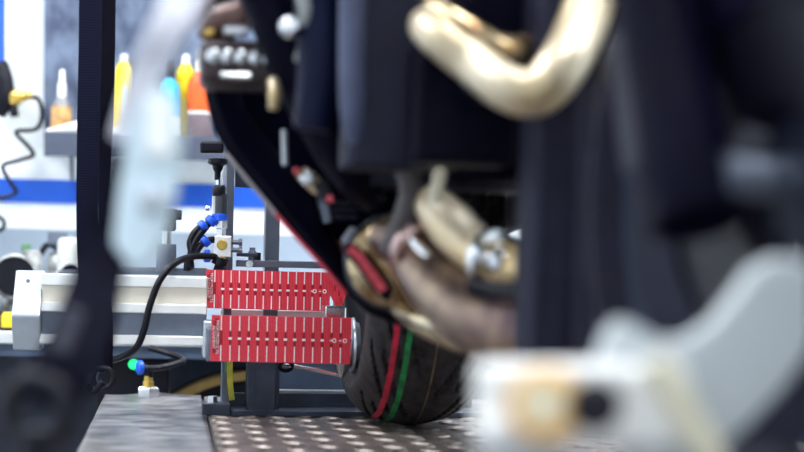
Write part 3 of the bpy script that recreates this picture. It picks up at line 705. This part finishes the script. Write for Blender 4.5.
inner = [(250, -330), (238, -120), (236, 36), (238, 78), (246, 104), (262, 128), (278, 148), (294, 168), (314, 198), (332, 226), (345, 252), (360, 275), (376, 292), (402, 306), (434, 312), (470, 312)]
FB = -.56
lf = fairing(outer, inner, FB, .20, 'belly_fairing')
rf = fairing(outer, inner, FB, .20, 'belly_fairing', True)
def edge(i0, i1, m, name, w):
    pts = [PB(x - .3, y + .6, FB - .002) for x, y in outer[i0:i1]]
    MB().tube(pts, w, 8).build(name, m, lf, True)
edge(6, 9, mat('pale_edge_trim', (.42, .38, .40), .4, .3), 'edge_trim', .0022); edge(8, 12, REDE, 'edge_trim', .0024)
# red badge printed along the fairing rim beside the exhaust
hs = slab([(344, 243), (357, 244), (366, 254), (381, 274), (394, 290), (388, 302), (374, 290), (358, 268), (347, 256)], -.665, .012).build('heat_shield', BLKG, moto, bevel=.002)
bd0 = [(349, 249), (356, 252), (362, 261), (369, 270), (376, 280), (384, 291)]
for i, (x, y) in enumerate(bd0[:-1]):
    nx, ny = bd0[i + 1]; dx, dy = nx - x, ny - y; L = math.hypot(dx, dy); ox, oy = -dy / L * 4.6, dx / L * 4.6
    g_ = .04
    slab([(x + dx * g_ + ox, y + dy * g_ + oy), (x + dx * (1 - g_) + ox, y + dy * (1 - g_) + oy), (x + dx * (1 - g_) - ox, y + dy * (1 - g_) - oy), (x + dx * g_ - ox, y + dy * g_ - oy)], -.668, .003).build('red_letter', REDB, hs)

# exhaust: heat tinted can, collector and pipes
ex = PB(392, 262, -.62)
MB().lathe([(.030, -.012), (.046, -.008), (.052, .0), (.053, .02), (.050, .05), (.047, .16), (.04, .17)], ex, LB + LR * .15, 40).build('exhaust_can', GOLD, moto, True)
MB().lathe([(.0535, .006), (.056, .008), (.056, .022), (.0535, .024)], ex, LB + LR * .15, 40, False).build('can_band', STEELD, moto, True)
MB().tube([PB(388, 235, -.66), PB(412, 250, -.70), PB(440, 285, -.76), PB(485, 320, -.85), PB(560, 330, -.95), PB(640, 300, -1.0)], [.026, .030, .036, .038, .036, .034], 20).build('collector_pipe', PURP, moto, True)
MB().tube([PB(395, 300, -.60), PB(420, 318, -.66), PB(470, 335, -.78), PB(520, 345, -.85), PB(580, 340, -.9)], [.012, .018, .022, .022, .02], 16).build('lower_pipe', GOLD, moto, True)
MB().tube([PB(430, 200, -.74), PB(452, 226, -.78), PB(480, 252, -.82), PB(520, 268, -.88), PB(570, 262, -.95)], [.020, .026, .024, .022, .022], 18).build('upper_pipe', mat('highlight_cream_metal', (.88, .82, .68), .3, .3, col2=(.62, .44, .20), scale=7), moto, True)  # near-white cream carries the pipe's highlights in its colour
MB().lathe([(.024, 0), (.031, .002), (.031, .012), (.024, .014)], PB(488, 256, -.84), PB(520, 268, -.88) - PB(488, 256, -.84), 24).build('pipe_flange', STEEL, moto, True)
MB().lathe([(.010, -.01), (.0125, -.008), (.0125, .012), (.006, .016)], PB(497, 262, -.872), -LB + ZV * .3, 14).build('flange_nut', STEEL, moto, True)
MB().tube([PB(470, 285, -.88), PB(500, 292, -.90), PB(530, 290, -.93)], .010, 12).build('clamp_band', BLK, moto, True)
MB().lathe([(.006, 0), (.007, .004), (.007, .034), (.004, .038)], PB(434, 204, -.8), PB(441, 168, -.8) - PB(434, 204, -.8), 14).build('spring_peg', mat('cream_peg', (.90, .84, .66), .4), moto, True)
MB().tube([PB(400, 150, -.74), PB(412, 190, -.74), PB(405, 225, -.72), PB(392, 250, -.70)], [.014, .015, .017, .016], 12).build('drain_hose', mat('brown_grey_hose', (.06, .052, .058), .5, var=.2), moto, True)
MB().lathe([(.032, 0), (.036, .004), (.036, .012), (.032, .016)], PB(418, 246, -.72), PB(440, 285, -.76) - PB(412, 250, -.70), 24).build('highlight_ring', mat('rose_tinted_steel', (.55, .38, .36), .25, .9, var=.2), moto, True)  # polished ring added to give the exhaust a bright rim highlight
MB().lathe([(.006, 0), (.006, .05)], PB(404, 232, -.735), PB(424, 252, -.76) - PB(404, 232, -.735), 12).build('spring_hook', STEEL, moto, True)
# header pipes at the top
def hp(pts, r, m=CREAM, name='header_pipe'): return MB().tube([PB(x, y, b) for x, y, b in pts], r, 18).build(name, m, moto, True)
hp([(452, 24, -.84), (428, 24, -.95), (436, 34, -1.01), (472, 62, -1.03), (508, 88, -1.06), (538, 92, -1.07), (562, 66, -1.07), (580, 30, -1.05), (596, -20, -1.03), (610, -90, -1.0)], [.015, .016, .018, .019, .020, .021, .022, .022, .022, .022])
hp([(462, 2, -.84), (434, 6, -.96), (470, 32, -1.0), (505, 50, -1.0), (540, 40, -.98), (550, 0, -.96), (556, -60, -.94)], [.012, .012, .013, .014, .014, .014, .014], GOLD)
hp([(588, 110, -.98), (605, 85, -1.0), (628, 50, -1.02), (640, 10, -1.02), (645, -60, -1.0)], [.014, .018, .020, .020, .02], PURP)
hp([(655, -10, -1.12), (690, 12, -1.14), (725, 8, -1.15), (760, -30, -1.15)], .013, mat('pale_grey_pipe', (.45, .47, .52), .4, .5, var=.1))
# upper left: engine cover with a row of bright studs, levers, connectors
cv = eb((PB(240, 55, -.70) - O).dot(LR), -.66, PB(240, 62, -.70).z, (.085, .08, .05), 'stud_bracket', mat('brown_black_casting', (.045, .030, .034), .45, .3, var=.4), .01)
for i, x in enumerate((214, 227, 241, 255, 266)):
    r = .0094 if i < 4 else .006
    MB().lathe([(r, 0), (r, .006), (r * .8, .010), (0, .013)], PB(x, 57 + i * .7, -.702), -LB, 16).build('chrome_stud', STEEL if i < 4 else ALU, cv, True)
MB().tube([PB(206, 40, -.66), PB(222, 22, -.67), PB(244, 14, -.68), PB(262, 6, -.68)], [.012, .018, .018, .014], 14).build('casting_boss', mat('brown_casting', (.085, .045, .040), .4, .4, var=.4), cv, True)
MB().lathe([(.006, 0), (.006, .024)], PB(224, 31, -.70), LR + ZV * .1, 12).build('chrome_pin', STEEL, cv, True)
MB().lathe([(.004, 0), (.004, .010)], PB(205, 34, -.69), LR + ZV * .3, 12).build('brass_pin', BRASS, cv, True)
MB().box(PB(236, 76, -.705), (.034, .012, .006), AX).build('bracket_lip', STEEL, cv, bevel=.002)
MB().ribbon([PB(202, 50, -.58), PB(200, 62, -.58), PB(204, 72, -.58)], .008, .004, LR).build('reflector', WHITEP, moto)
MB().tube([PB(273, 80, -.72), PB(275, 95, -.73), PB(273, 110, -.73)], [.006, .008, .005], 12).build('shift_lever', CREAM, moto, True)
MB().tube([PB(310, -200, -.80), PB(300, -30, -.82), PB(306, 10, -.82), PB(304, 40, -.80), PB(298, 60, -.78)], [.006, .006, .007, .006, .004], 12).build('clutch_cable', mat('grey_cable', (.34, .36, .36), .45, .3), moto, True)
MB().lathe([(.008, 0), (.012, .006), (.010, .02), (.006, .024)], PB(290, 28, -.80), -LB, 14).build('chrome_joint', STEEL, moto, True)
MB().tube([PB(284, 130, -.62), PB(284.5, 150, -.62), PB(285, 165, -.62)], .0035, 8).build('thin_rod', ALU, moto, True)
MB().tube([PB(300, 172, -.60), PB(310, 180, -.60), PB(320, 190, -.60)], [.008, .010, .009], 12).build('link_joint', mat('worn_bronze', (.38, .30, .20), .4, .6, var=.3), moto, True)
MB().lathe([(.007, 0), (.009, .004), (.006, .01)], PB(307, 178, -.615), -LB, 12).build('link_bolt', STEEL, moto, True)
MB().tube([PB(322, 180, -.61), PB(328, 192, -.61), PB(330, 200, -.61)], .012, 12).build('rubber_sleeve', BLK, moto, True)
MB().lathe([(.004, 0), (.005, .003), (.003, .008)], PB(330, 199, -.63), -LB, 10).build('red_cap', REDB, moto, True)
MB().lathe([(.003, 0), (.004, .003), (.002, .006)], PB(296, 171, -.615), -LB, 10).build('red_cap', REDB, moto, True)
MB().prism([PB(x, y, -.55) for x, y in ((318, 196), (329, 205), (332, 222), (324, 224))], LB * .03).build('link_plate', ALUD, moto, bevel=.002)
for y in (203, 210, 217): MB().box(PB(345, y, -.55), (.028, .03, .004), AX).build('cooling_fin', ENGG, moto, bevel=.001)
MB().box(PB(345, 210, -.53), (.03, .02, .03), AX).build('fin_block', ENG, moto)
MB().prism([PB(x, y, -.58) for x, y in ((342, 240), (352, 226), (362, 232), (356, 250), (348, 254))], LB * .02).build('exhaust_bracket', mat('pale_bracket', (.35, .36, .42), .4, .5), moto, bevel=.002)

# ================================================================== front stand (pale cradle before the front wheel)
SY = .86
stand = thing('front_wheel_stand', PY(640, 452, SY) * 1, 'pale grey front wheel stand with curved arm and bolted block', 'wheel stand')
stand.location.z = 0
slabY([(598, 360), (606, 336), (620, 318), (640, 328), (664, 342), (690, 338), (714, 322), (736, 294), (754, 268), (778, 257), (800, 259), (816, 268), (818, 340), (806, 362), (780, 395), (748, 428), (716, 452), (690, 470), (640, 470), (610, 440)], SY, .022).build('curved_arm', PALE, stand, bevel=.004)
slabY([(478, 366), (690, 366), (700, 446), (478, 446)], SY - .03, .05).build('cross_block', WHITEP, stand, bevel=.005)
slabY([(476, 420), (512, 420), (512, 446), (476, 446)], SY - .04, .015).build('white_pad', WHITEP, stand, bevel=.003)
MB().lathe([(.018, 0), (.020, .002), (.020, .006), (.015, .008)], PY(545, 404, SY - .029), -YV, 24).build('brass_bush', mat('orange_brass', (.88, .52, .16), .4, .3, var=.1), stand, True)
MB().lathe([(.0125, 0), (.0125, .004)], PY(541, 402, SY - .036), -YV, 24).build('bush_face', mat('cream_bush', (.92, .80, .55), .4), stand, True)
MB().lathe([(.013, 0), (.014, .010), (.011, .013)], PY(593, 404, SY - .03), -YV, 18).build('black_plug', BLK, stand, True)
MB().tube([PY(655, 360, SY - .045), PY(682, 405, SY - .045), PY(712, 460, SY - .045), PY(725, 500, SY - .045)], .007, 12).build('cream_tie_bar', mat('cream_tube', (.70, .66, .48), .5), stand, True)
MB().cyl(PY(672, 345, SY + .012), PY(686, 372, SY + .012), .004).build('tie_pin', PALE, stand)
for px in (520, 665):
    p = PY(px, 440, SY); MB().box(Vector((p.x, SY - .005, p.z / 2)), (.04, .04, p.z), AWD).build('leg', PALE, stand, bevel=.003)
p = PY(592, 440, SY); MB().box(Vector((p.x, SY, .008)), (.16, .12, .016), AWD).build('base_plate', STEELD, stand, bevel=.002)

# ================================================================== straps
# hanging black webbing, two bands side by side
s1 = thing('webbing_strap', PB(95, 385, .05), 'wide black ribbed webbing strap hanging down to the deck edge', 'strap', None)
MB().ribbon([PB(90, -900, .02), PB(90, -300, .02), PB(90.5, 0, .02), PB(88.5, 120, .02), PB(87, 240, .03), PB(92, 330, .04), PB(97, 372, .04)], [.033, .033, .034, .034, .031, .03, .024], .003, LR).build('webbing', STRAP, s1)
MB().torus(PB(103, 378, .04), LB + LR * .3, .016, .004, 24, 8).build('hook_ring', BLK, s1, True)
MB().tube([PB(103, 382, .04), PB(98, 388, .04), PB(92, 392, .04), PB(88, 384, .04)], .005, 8).build('hook', BLK, s1, True)
s2 = thing('webbing_strap', PB(108, 385, .08), 'narrow black webbing strap twisted edge-on behind the wide one', 'strap', None)
MB().ribbon([PB(109, -900, .05), PB(109, -300, .05), PB(108, 0, .05), PB(106, 120, .05), PB(102.5, 240, .06), PB(107, 320, .064), PB(106, 372, .068)], [.024, .024, .024, .022, .012, .018, .02], .003, (LR + LB * .4).normalized()).build('webbing', STRAPD, s2)
MB().torus(PB(106, 378, .07), LB - LR * .3, .012, .003, 20, 8).build('buckle_ring', STEELD, s2, True)

# tie-down in the foreground: pale webbing, steel hook, black webbing, ring
TY = 1.08
td = thing('tie_down_strap', PY(40, 440, TY), 'tie-down strap of pale webbing, galvanised hook and black webbing with ring', 'strap')
MB().ribbon([PY(300, -300, TY + .1), PY(232, -110, TY + .05), PY(176, 10, TY), PY(146, 72, TY), PY(122, 140, TY)], [.026, .026, .026, .022, .016], .003, XV).build('pale_webbing', STRAPL, td)
MB().ribbon([PY(330, -300, TY + .15), PY(255, -110, TY + .12), PY(200, -10, TY + .10), PY(184, 26, TY + .10)], [.022, .022, .020, .012], .003, XV).build('pale_webbing_tail', mat('pinkish_webbing', (.60, .52, .56), .8, var=.05), td)
slabY([(112, 244), (118, 190), (128, 130), (142, 98), (160, 84), (176, 100), (182, 140), (176, 195), (164, 240), (148, 264), (128, 266)], TY - .006, .012).build('steel_hook', HOOK, td, bevel=.003)
MB().lathe([(.009, 0), (.011, .003), (.007, .006)], PY(153, 200, TY - .007), -YV, 18).build('hook_rivet', mat('grey_rivet', (.5, .56, .62), .4, .5), td, True)
MB().box(PY(160, 128, TY - .009), (.018, .01, .04), AWD).build('hook_latch', ALUW, td, bevel=.003)
MB().ribbon([PY(117, 150, TY + .012), PY(110, 200, TY + .012), PY(103, 252, TY + .01), PY(88, 310, TY - .01), PY(66, 368, TY - .03), PY(46, 408, TY - .03)], [.010, .018, .034, .040, .042, .040], .006, XV).build('black_webbing', STRAPD, td)
MB().torus(PY(38, 412, TY - .03), YV + XV * .35, .022, .008, 36, 12).build('ratchet_ring', BLK, td, True)
MB().box(PY(68, 330, TY - .035), (.012, .004, .03), (XV * .95 + ZV * -.3, YV, (ZV + XV * .35).normalized())).build('strap_keeper', mat('grey_keeper', (.05, .05, .075), .5), td, bevel=.001)
p = PY(36, 440, TY - .03)
MB().tube([p + ZV * .008, p - ZV * .03, Vector((p.x + .004, p.y, .0))], [.012, .010, .014], 12).build('anchor_post', BLK, td, True)
